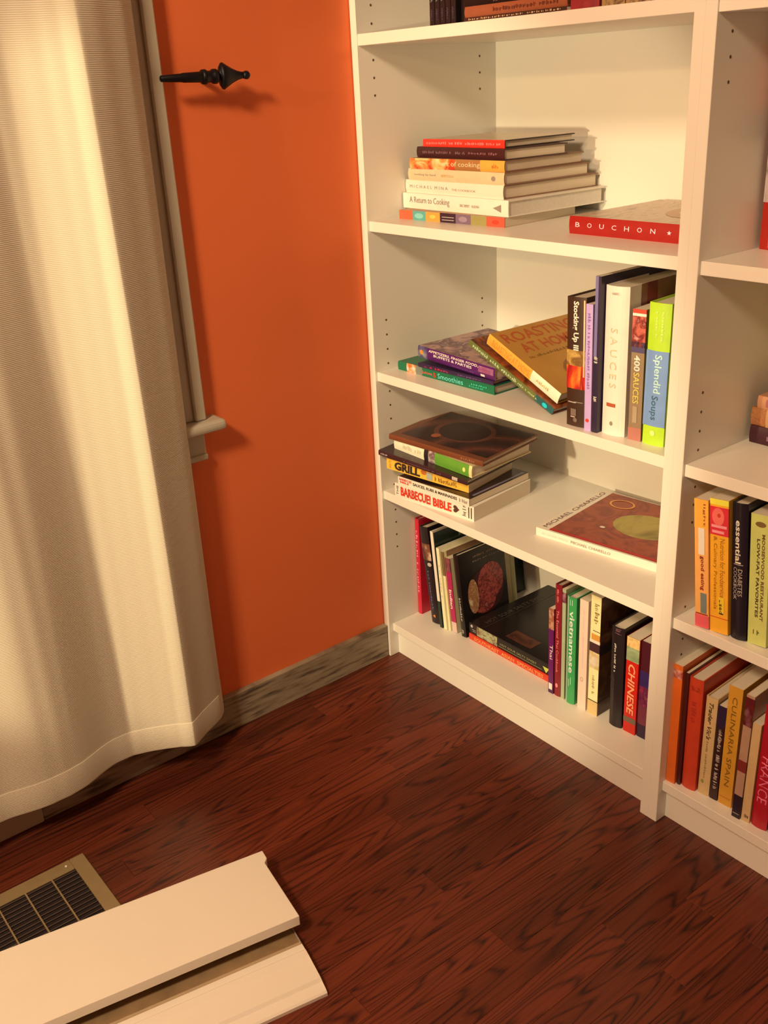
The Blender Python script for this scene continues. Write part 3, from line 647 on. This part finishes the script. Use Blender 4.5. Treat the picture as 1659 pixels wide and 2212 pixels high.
book('green cookbook with vietnamese in pale letters down its spine', G, .0230, .19, .252, mat('grass_jacket', A(60, 135, 60), .3), (.5225, .072, z5), 2, -0.3, bulge=.0035,
     bands=[(0, 1, c_('pale_green_strip', 165, 160, 105), 0.0, .22)],
     text=[('vietnamese', .12, .70, .38, .86, c_('pale_lime_ink', 210, 225, 150), dict(bold=.02)), ('@quad', .02, .07, .42, .47, c_('pale_lime_ink', 210, 225, 150)), ('@quad', .02, .07, .62, .67, c_('pale_lime_ink', 210, 225, 150)), ('@quad', .76, .83, .42, .47, c_('pale_lime_ink', 210, 225, 150)), ('@quad', .74, .81, .62, .67, c_('pale_lime_ink', 210, 225, 150))])
book('white paperback with faint pink lettering, right of the green one', G, .0215, .19, .256, mat('blush_white_jacket', (0.80, 0.66, 0.60), .4, .02), (.5530, .077, z5), 1, -0.3, soft=True,
     bands=[], text=[('#24', .08, .62, .40, .56, c_('blush_ink', 235, 165, 140)), ('@ring', .70, .74, .3, .6, GREYINK), ('#6', .86, .92, .4, .5, c_('blush_ink', 235, 165, 140))])
book('tall cream jacketed cookbook with a dark band and black bow across its spine', G, .0245, .24, .276, c_('buttermilk_jacket', 238, 195, 115), (.5795, .078, z5), 1, 0, soft=True, page=PAGES,
     bands=[(.31, .36, c_('fish_orange', 210, 130, 45), .15, 1.0), (.36, .385, WINK), (.385, .46, c_('dark_brown_band', 70, 35, 30)), (.46, .60, photo('shell_print', [A(225, 180, 110), A(200, 150, 80), A(235, 205, 150)], 30, 1)), (.88, 1, c_('tan_tail', 215, 160, 85))],
     text=[('#5', .06, .22, .35, .85, c_('olive_bronze_ink', 150, 115, 45)), ('#7', .66, .82, .38, .62, c_('olive_bronze_ink', 150, 115, 45)), ('@quad', .875, .882, .0, 1.0, INK), ('@quad', .28, .285, .3, 1.0, INK)],
     art=[('@quad', .0, 1.0, .0, 1.0, photo('brown_map_cover', [A(110, 65, 30), A(80, 40, 22), A(140, 90, 45)], 12, 2)), ('@quad', .0, .5, .52, .60, INK), ('@quad', 0, .5, .115, .125, INK), ('#12', .1, .8, .72, .78, c_('dark_umber_ink', 60, 25, 18))])
book('stout black hardback with a small white title', G, .0300, .22, .228, BLACK, (.6340, .078, z5), 2, -0.8, bulge=.004,
     text=[('#13', .16, .44, .30, .48, WINK), ('#14', .48, .90, .30, .42, c_('dim_plum_ink', 80, 35, 40)), ('#3', .01, .06, .3, .8, c_('dusty_rose_ink', 140, 80, 70))])
book('red cookbook with CHINESE in large orange letters', G, .0285, .20, .218, mat('lacquer_red_jacket', (0.55, 0.018, 0.012), .3), (.6680, .083, z5), 2, -0.3, soft=True,
     bands=[(0, .10, photo('crab_print', [A(240, 130, 50), A(235, 170, 90), A(150, 110, 50)], 50, 0)), (.10, .24, photo('lotus_print', [A(120, 120, 70), A(160, 150, 90), A(90, 90, 40)], 30, 1)), (.835, .89, c_('bronze_band', 110, 80, 50))],
     text=[('CHINESE', .27, .80, .22, .78, c_('orange_letters2', 240, 140, 80), dict(bold=.02, shear=.15))])
book('book with dark plum patchwork spine pressed against the divider', G, .0200, .20, .219, c_('deep_plum_jacket', 70, 14, 18), (.6985, .088, z5), 2, -0.2, soft=True,
     bands=[(.30, .46, c_('indigo_patch', 50, 25, 60)), (.46, .66, photo('plaid_print', [A(150, 40, 50), A(90, 25, 45), A(160, 70, 60)], 60, 0)), (.66, .86, c_('mulberry_patch', 110, 35, 40)), (.86, 1, c_('ink_patch', 45, 18, 35))])

# --- right bookcase, bottom shelf
G = 'cookbooks on the lowest shelf of the right bookcase'
book('bright orange paperback, leftmost on the lowest shelf of the right bookcase', G, .0180, .20, .254, mat('tangerine_jacket', (0.70, 0.15, 0.02), .4), (.8196, .020, z5), 2, -.3, soft=True,
     bands=[(.04, .11, photo('cup_print', [A(235, 150, 110), A(160, 50, 25), A(220, 130, 100)], 60, 0))], text=[('#3', .02, .05, .3, .7, c_('pale_orange', 245, 140, 70))])
book('very thin dark maroon book between the two orange ones', G, .0065, .20, .242, c_('oxblood_jacket', 70, 18, 15), (.8390, .026, z5), 2, 0, soft=True)
book('vermilion hardback beside the orange paperback', G, .0275, .23, .236, mat('coral_red_jacket', (0.55, 0.055, 0.022), .45), (.8470, .028, z5), 2, -.4, bulge=.003,
     text=[('#6', .07, .11, .1, .9, c_('dark_red_ink', 110, 25, 15)), ('#8', .2, .38, .3, .7, c_('dark_coral_ink', 165, 40, 25))])
book('cream book with handwritten style brown title, short, beside the vermilion one', G, .0225, .20, .209, c_('parchment_jacket', 205, 150, 85, .6), (.8770, .035, z5), 2, .1,
     text=[("Trader Vic's", .05, .42, .35, .72, mat('sepia_ink', A(80, 50, 20), .5), dict(shear=.3, bold=.02)), ('#16', .44, .82, .40, .60, c_('sepia_light', 130, 95, 45)), ('@disc', .84, .88, .25, .5, c_('moss_dot', 140, 125, 50))])
book('slim black book with chunky white letters between the cream and gold ones', G, .0150, .16, .200, c_('espresso_jacket', 50, 22, 16), (.9010, .038, z5), 2, .2, soft=True,
     bands=[(0, .22, c_('violet_black_head', 45, 22, 40))], text=[('#6', .23, .30, .32, .80, c_('bone_ink', 215, 170, 130)), ('#9', .31, .47, .30, .84, c_('bone_ink', 215, 170, 130)), ('#8', .51, .67, .30, .84, c_('bone_ink', 215, 170, 130)), ('#9', .70, .88, .28, .82, c_('bone_ink', 215, 170, 130))])
book('golden yellow book titled CULINARIA SPAIN', G, .0260, .22, .249, mat('marigold_jacket', A(205, 128, 30), .45), (.9180, .039, z5), 2, -.2, soft=True,
     text=[('CULINARIA SPAIN', .08, .83, .33, .68, mat('bronze_ink', A(125, 75, 15), .5)), ('@quad', .93, .935, .1, .9, c_('rust_ink', 190, 80, 20))])
book('tall book with wine glass picture and navy foot on its spine', G, .0150, .23, .256, c_('greige_jacket', 175, 118, 78), (.9550, .026, z5), 2, .6, soft=True,
     bands=[(.02, .24, photo('wine_print', [A(120, 30, 25), A(90, 20, 20), A(175, 110, 90)], 22, 0)), (.52, .61, c_('wine_red_patch', 125, 35, 25)), (.81, 1, c_('navy_foot', 38, 18, 26))], text=[('@quad', .96, .965, .1, .9, SILV)])
book('short cream book standing left of the crimson FRANCE', G, .0155, .19, .206, c_('wheat_jacket', 205, 148, 85), (.9715, .029, z5), 2, .4, soft=True, text=[('#3', .92, .96, .2, .8, INK, dict(up=1))])
book('crimson cookbook with thin pink capitals FRANCE', G, .0290, .22, .248, mat('ruby_jacket', (0.42, 0.008, 0.025), .35), (.9885, .031, z5), 2, .4, bulge=.003,
     text=[('FRANCE', .40, .78, .20, .82, c_('rose_line_ink', 225, 90, 95))])
book('navy blue book cut by the right edge of the photo, next to FRANCE', G, .0300, .22, .24, c_('navy_jacket', 30, 18, 60), (1.020, .033, z5), 2, .2)

# --- right bookcase, second from bottom
G = 'cookbooks on the fourth shelf of the right bookcase'
z4b = z4 - .0027
book('pale orange book with good eating on the spine and a white sticker', G, .0250, .20, .228, mat('apricot_jacket', A(245, 150, 65), .4), (.8585, .012, z4b), 2, -5.4, soft=True,
     bands=[(.90, 1, c_('coral_tail', 225, 80, 70)), (0, .22, c_('bright_apricot', 240, 150, 45))],
     text=[('@quad', .215, .42, .28, .74, WINK), ('light', .03, .2, .62, .82, mat('sepia_red', A(150, 50, 25), .5)), ('good eating', .43, .70, .38, .72, mat('brick_ink', A(140, 40, 20), .5), dict(bold=.02)), ('@quad', .72, .88, .42, .86, c_('slate_patch', 115, 110, 85)), ('@quad', .885, .895, .05, .95, mat('brick_ink', A(140, 40, 20), .5))])
book('amber textbook with a red apple panel at the top of its spine', G, .0325, .22, .235, mat('saffron_jacket', A(240, 150, 28), .4), (.8845, .016, z4b), 2, -5.2, soft=True,
     bands=[(0, .04, c_('lemon_head', 245, 200, 50)), (.055, .26, mat('apple_red_panel', A(215, 40, 40), .35)), (.88, .885, REDINK)],
     text=[('@disc', .06, .19, .12, .78, c_('apple_pink', 235, 95, 70)), ('@disc', .10, .13, .4, .6, REDINK), ('@quad', .185, .205, .08, .92, c_('salmon_bar', 250, 130, 110), dict(up=1)), ('@quad', .225, .245, .12, .78, c_('salmon_bar', 250, 130, 110), dict(up=1)),
           ('Nutrition for Foodservice', .28, .72, .56, .82, mat('ochre_dark_ink', A(165, 95, 15), .5)), ('& Culinary Professionals', .27, .82, .16, .40, mat('ochre_dark_ink', A(165, 95, 15), .5)), ('@quad', .72, .84, .48, .8, c_('yellow_sticker', 245, 175, 30)), ('used', .74, .85, .52, .74, INK, dict(bold=.03))])
book('black rounded hardback with white title essential', G, .0275, .21, .237, mat('jet_jacket', (0.012, 0.010, 0.022), .3), (.9185, .020, z4b), 2, -4.8, bulge=.004,
     text=[('essential', .12, .43, .30, .66, WINK, dict(bold=.02)), ('DIABETES', .47, .67, .50, .76, SILV), ('COOKBOOK', .46, .70, .20, .44, SILV), ('@quad', .435, .44, .2, .8, SILV)])
book('pale green yellow book titled low fat favorites at the right edge', G, .0320, .22, .226, mat('celery_jacket', A(200, 180, 80), .45), (.9475, .027, z4b), 2, -4.4, soft=True,
     text=[('@disc', .05, .09, .25, .8, c_('brown_stamp', 120, 80, 35)), ('MOOSEWOOD RESTAURANT', .14, .80, .62, .78, mat('leaf_brown_ink', A(110, 60, 30), .5), dict(bold=.02)), ('LOW-FAT FAVORITES', .18, .78, .36, .52, mat('dark_brown_ink', A(80, 45, 20), .5), dict(bold=.02)), ('#2', .88, .92, .3, .6, INK, dict(up=1))])

# --- right bookcase, middle and upper shelf, cut by the frame
G = 'books stacked flat on the middle shelf of the right bookcase'
zb = z3 - .0027
book('dark aubergine book at the bottom of the pile at the right edge', G, .0300, .18, .27, c_('aubergine_jacket', 62, 16, 22), (1.099, .165, zb), 0, 0, True, text=[('#9', .12, .6, .3, .6, c_('rose_grey_ink', 140, 85, 85))])
book('woven straw coloured book lying on the aubergine one', G, .0300, .17, .272, mat('straw_weave', A(165, 90, 40), .7, .2, 220), (1.099, .168, zb+.0302), 0, 0, True, bands=[(.10, .95, c_('straw_light', 196, 130, 70))])
book('peach framed book in the middle of the pile at the right edge', G, .0210, .16, .262, c_('peach_boards', 200, 120, 70), (1.098, .168, zb+.0604), 0, 0, True, text=[('@quad', .06, .9, .2, .8, c_('rosy_panel', 175, 90, 70)), ('#8', .2, .6, .35, .65, c_('peach_ink', 235, 165, 120))])
book('small yellow book with white top near the right edge of the photo', G, .0250, .15, .242, c_('butter_jacket', 225, 170, 60), (1.094, .170, zb+.0816), 0, 0, True, bands=[(0, 1, c_('white_lip', 250, 215, 180), .72, 1.0)])
G = 'books on the upper shelf of the right bookcase'
book('standing book with red, navy and pale picture bands at the right edge', G, .0420, .16, .29, mat('scarlet_jacket', (0.45, 0.02, 0.012), .35), (.8270, .140, ZS['s2']-.0027), 0, 0,
     bands=[(.31, .46, c_('navy_black_panel', 40, 14, 22)), (.46, .76, photo('pale_food_print', [A(170, 120, 90), A(200, 155, 120), A(110, 80, 40)], 30, 0)), (.76, .99, c_('rosy_red_panel', 215, 70, 55), .35, 1.0)])

# --- top row of the corner bookcase, only the feet of the books in view
G = 'books on the top visible shelf'
z1 = ZS['s1'] + .0002
tops = ['first', 'second', 'third', 'fourth', 'fifth']
for i in range(5):
    book('slim black volume with grey green lettering on the top shelf, %s from the left' % tops[i], 'matching slim black volumes on the top shelf', .0125, .15, .20, BLACK, (.1880+i*.0142, .040, z1), 0, 0, soft=True,
         text=[('#8', .55, .80, .25, .75, c_('grey_green_ink', 110, 110, 75)), ('#6', .86, .95, .3, .7, c_('plum_grey_ink', 80, 55, 60))])
book('wide black book standing just right of the slim volumes on the top shelf', G, .0330, .18, .24, BLACKG, (.2640, .045, z1), 0, 0)
book('thin dark brown book with pale dots lying lowest on the top shelf', G, .0065, .20, .232, c_('bark_jacket', 60, 25, 12), (.5370, .016, z1), 0, 0, True, soft=True, text=[('#22', .05, .95, .3, .8, c_('tan_dots', 190, 130, 80))])
book('rusty brown book lying on the thin dark one on the top shelf', G, .0165, .20, .232, c_('rust_jacket', 150, 66, 30, .6), (.5370, .017, z1+.0067), 0, 0, True, text=[('#20', .3, .92, .3, .72, c_('dark_rust_ink', 95, 35, 18))])
book('black book lying on the rusty brown one on the top shelf', G, .0300, .20, .236, BLACKG, (.5370, .020, z1+.0234), 0, 0, True, text=[('#12', .3, .6, .1, .5, c_('dusty_pink_ink', 170, 100, 90))])
book('crimson book standing in the middle of the top shelf', G, .0560, .19, .25, photo('crimson_print', [A(110, 25, 22), A(150, 40, 35), A(85, 18, 16)], 20, 1), (.5420, .018, z1), 0, 0)
book('gold and brown patterned book on the top shelf, beside the crimson one', G, .0430, .19, .24, photo('gold_pattern_print', [A(75, 40, 20), A(165, 115, 60), A(90, 50, 25)], 60, 1), (.6030, .018, z1), 0, 0)
book('gold and brown patterned book on the top shelf, nearest the divider', G, .0430, .19, .24, photo('gold_pattern_print', [], 1), (.6480, .018, z1), 0, 0)

# ---------------------------------------------------------------- curtain
def curtain():
    t = thing('curtain', (0, 0, 0), 'floor length cream ribbed curtain panel hanging in front of the window', 'curtain')
    # plan of the hem: distance from wall against distance along the wall
    P = [(-0.464, .020), (-0.480, .052), (-0.498, .070), (-0.530, .088), (-0.560, .103), (-0.588, .117), (-0.598, .112), (-0.612, .101), (-0.640, .085), (-0.672, .068), (-0.700, .058),
         (-0.735, .062), (-0.770, .073), (-0.810, .088), (-0.845, .097), (-0.880, .096), (-0.915, .089), (-0.955, .082), (-1.0, .080), (-1.05, .090), (-1.10, .10), (-1.16, .07), (-1.22, .06), (-1.28, .09), (-1.34, .10), (-1.4, .07), (-1.46, .06)]
    def interp(ps, q):
        for i in range(len(ps)-1):
            if ps[i+1][0] <= q <= ps[i][0]:
                a, b = ps[i], ps[i+1]; f = (q-a[0])/(b[0]-a[0])
                return a[1]+(b[1]-a[1])*f
        return ps[-1][1]
    ys = []
    for i in range(len(P)-1):
        for k in range(5): ys.append(P[i][0]+(P[i+1][0]-P[i][0])*k/5)
    ys.append(P[-1][0])
    xs = [interp(P, y) for y in ys]
    for _ in range(1):
        xs = [xs[0]] + [(xs[i-1]+2*xs[i]+xs[i+1])/4 for i in range(1, len(xs)-1)] + [xs[-1]]
    def pos(y, x_, zz, off=0.0):
        f = min(1, max(0, (zz-0.3)/1.6)); s_ = -(y+0.464)
        w = min(1, max(0, (s_-.02)/.06))
        # folds soften upwards; small creases wander in the cloth
        xx = x_ + f*(.086 - x_)*(.34 + .4*min(1, max(0, (s_-.18)/.08))) + w*(.0014*math.sin(s_*60+zz*1.3) + .0008*math.sin(s_*120-zz*2.1)*f)
        g = math.exp(-((s_-.19)/.055)**2); xx += .006*g*math.sin(zz*2.2+.6) + .003*f*math.exp(-((s_-.165)/.012)**2)
        yy = y + .010*math.sin(zz*1.9+.5)*min(1, s_/.15)*math.exp(-s_*1.2) - .004
        return Vector((xx+off, yy, zz))
    zs = [0.086 + (2.10-0.086)*(k/60.0) for k in range(61)]
    bm = bmesh.new(); G_ = [[bm.verts.new(pos(y, x_, zz)) for y, x_ in zip(ys, xs)] for zz in zs]
    for a in range(len(G_)-1):
        for j in range(len(ys)-1):
            bm.faces.new([G_[a][j], G_[a][j+1], G_[a+1][j+1], G_[a+1][j]])
    for f_ in bm.faces: f_.smooth = True
    o = obj('curtain_panel', bm, CURT, t)
    md = o.modifiers.new('cloth_thickness', 'SOLIDIFY'); md.thickness = 0.0016; md.offset = 0
    # doubled hem with its stitched line
    bm = bmesh.new(); rows = []
    for zz, off in ((0.0845, .0010), (0.087, .0014), (0.140, .0014), (0.1415, .0008)):
        rows.append([bm.verts.new(pos(y, x_, zz + .0005*math.sin(j*1.3), off+.0004*math.sin(j*1.9))) for y, x_ in zip(ys, xs)])
    for a in range(3):
        for j in range(len(ys)-1): bm.faces.new([rows[a][j], rows[a][j+1], rows[a+1][j+1], rows[a+1][j]])
    for f_ in bm.faces: f_.smooth = True
    h_ = obj('hem', bm, CURT, t)
    md = h_.modifiers.new('cloth_thickness', 'SOLIDIFY'); md.thickness = 0.0012; md.offset = 0
    return t
curtain()
def lathe(name, prof, m, parent, M, n=20, sy=1.0):
    bm = bmesh.new(); rings = []
    for (u_, r_) in prof:
        rings.append([bm.verts.new(M @ Vector((sy*r_*math.cos(2*math.pi*a/n), u_, r_*math.sin(2*math.pi*a/n)))) for a in range(n)])
    for a in range(len(rings)-1):
        for b in range(n): bm.faces.new([rings[a][b], rings[a][(b+1) % n], rings[a+1][(b+1) % n], rings[a+1][b]])
    bm.faces.new(rings[0]); bm.faces.new(rings[-1])
    for f_ in bm.faces: f_.smooth = True
    return obj(name, bm, m, parent)
rod = thing('curtain_rod', (0.085, -1.0, 2.07), 'black iron curtain rod above the window carrying the cream curtain', 'curtain rod')
lathe('pole', [(-.72, .009), (.60, .009)], IRON, rod, Matrix.Identity(4))
lathe('finial', [(.60, .012), (.615, .022), (.64, .026), (.67, .014), (.69, .003)], IRON, rod, Matrix.Identity(4))
box('bracket', (-.088, .50, -.012), (.005, .515, .012), IRON, rod)
box('bracket', (-.088, -.62, -.012), (.005, -.605, .012), IRON, rod)

# iron spear on the orange wall (holdback)
k = .000268
hb = thing('curtain_holdback', (0.045, -0.437, 1.329), 'black wrought iron spear shaped curtain holdback on the orange wall', 'curtain holdback')
lathe('shaft', [(0, 14*k), (4*k, 19*k), (150*k, 26*k), (155*k, 29*k), (285*k, 33*k), (300*k, 32*k)], IRON, hb, Matrix.Identity(4))
lathe('collar', [(288*k, 30*k), (295*k, 44*k), (318*k, 46*k), (326*k, 36*k), (366*k, 36*k), (372*k, 45*k), (396*k, 46*k), (404*k, 30*k)], IRON, hb, Matrix.Identity(4))
lathe('spear_head', [(400*k, 27*k), (420*k, 27*k), (428*k, 60*k), (436*k, 78*k), (452*k, 82*k), (480*k, 66*k), (520*k, 44*k), (560*k, 28*k), (590*k, 21*k), (606*k, 20*k)], IRON, hb, Matrix.Identity(4), 8, .55)
lathe('ball_tip', [(600*k, 17*k), (608*k, 23*k), (622*k, 27*k), (636*k, 25*k), (648*k, 14*k), (652*k, 4*k)], IRON, hb, Matrix.Identity(4))
bm = bmesh.new()
rr = []
for xx in (-.0425, .0):
    rr.append([bm.verts.new((xx, 345*k + .0055*math.cos(a*math.pi/5), .0055*math.sin(a*math.pi/5))) for a in range(10)])
for a in range(10): bm.faces.new([rr[0][a], rr[0][(a+1) % 10], rr[1][(a+1) % 10], rr[1][a]])
bm.faces.new(rr[0]); bm.faces.new(rr[1][::-1])
obj('wall_stem', bm, IRON, hb)

# ---------------------------------------------------------------- floor register
vt = thing('floor_vent', (0, 0, 0), 'tan metal floor register with dark slots, partly under the white boards', 'floor vent')
x0, x1, y1, y0 = .166, .366, -.8645, -1.26
ix0, ix1, iy1, iy0 = x0+.029, x1-.029, y1-.027, y0+.027
zt = .0042
def frame_bar(lo, hi): return box('frame', lo, hi, VENTM, vt, .0012)
frame_bar((x0, iy1, 0), (x1, y1, zt)); frame_bar((x0, y0, 0), (x1, iy0, zt))
frame_bar((x0, iy0, 0), (ix0, iy1, zt)); frame_bar((ix1, iy0, 0), (x1, iy1, zt))
box('duct_shade_plate', (ix0, iy0, .0001), (ix1, iy1, .0006), VENTD, vt)  # near-black plate stands in for the shade down the opening
nb = 13
for i in range(nb):
    xx = ix0 + (ix1-ix0)*(i+.5)/nb
    M = Matrix.Translation((xx, 0, .0024)) @ Matrix.Rotation(math.radians(35), 4, 'Y')
    box('blade', (-.0006, iy0, -.0016), (.0006, iy1, .0016), VENTB, vt, 0, M)
yy = iy1 - .0445
while yy > iy0:
    box('cross_bar', (ix0, yy-.0013, .0008), (ix1, yy+.0013, .0042), VENTM, vt); yy -= .0493
bm = bmesh.new()
add_box(bm, (.030, .0, 0), (.034, .004, .003), .0008)
for v in bm.verts: v.co += Vector((.150, -.905, zt))
tag(obj('paint_chip', bm, BOARDW), 'tiny white paint chip lying on the tan floor vent frame', 'debris')

# ---------------------------------------------------------------- the two loose boards
ang = math.radians(-11.3)
Bm = Matrix.Translation((.435, -.629, 0)) @ Matrix.Rotation(ang, 4, 'Z')     # local x across, -y along
bm = bmesh.new()
pts = [(0.0, -0.018), (0.003, -0.002), (0.027, 0.0), (0.170, 0.0), (0.170, -1.25), (0.0, -1.25)]
pts = [(0.0, 0.0), (0.022, 0.0005), (0.031, -0.0065), (0.175, 0.0), (0.1755, -1.25), (0.0, -1.25)]
lo_ = [bm.verts.new((a, b, .0322)) for a, b in pts]; hi_ = [bm.verts.new((a, b, .0505)) for a, b in pts]
for i in range(6): bm.faces.new([lo_[i], lo_[(i+1) % 6], hi_[(i+1) % 6], hi_[i]])
fa = bm.faces.new(lo_); fb = bm.faces.new(hi_)
bmesh.ops.triangulate(bm, faces=[fa, fb])
bmesh.ops.recalc_face_normals(bm, faces=bm.faces)
o = obj('wooden_board', bm, BOARDW)
o.matrix_world = Bm
md = o.modifiers.new('soft_edges', 'BEVEL'); md.width = .0012; md.segments = 2; md.limit_method = 'ANGLE'
tag(o, 'wide flat white board lying on top of the moulded board', 'board', 'loose white trim boards on the floor')
prof = [(.018, 0), (.018, .0318), (.120, .0318), (.132, .0080), (.192, .0080), (.196, .0120), (.198, .0148), (.211, .0150), (.214, .0178), (.226, .0178), (.230, .0158), (.274, .0150), (.279, .0105), (.296, .0090), (.2995, .0065), (.2995, 0)]
mb = thing('moulded_board', label='grooved white casing board lying on the floor beneath the flat one', cat='board', group='loose white trim boards on the floor')
mb.matrix_world = Bm
o = prism('moulding', prof, 'y', -1.25, -0.0085, BOARDW, mb)
md = o.modifiers.new('soft_edges', 'BEVEL'); md.width = .0008; md.segments = 2; md.limit_method = 'ANGLE'
o = box('brown_groove', (.1325, -1.249, .0075), (.1930, -.0090, .0088), mat('groove_brown', (0.27, 0.185, 0.10), .7, .2, 30), mb)  # brown strip along the groove, darker than the white board
o['label'] = 'brown strip in the groove'
o = box('groove_wall', (.1925, -1.249, .0080), (.1975, -.0092, .0150), mat('groove_wall_tan', (0.45, 0.36, 0.24), .6, .1, 30), mb)  # tan side of the groove, darker than the board
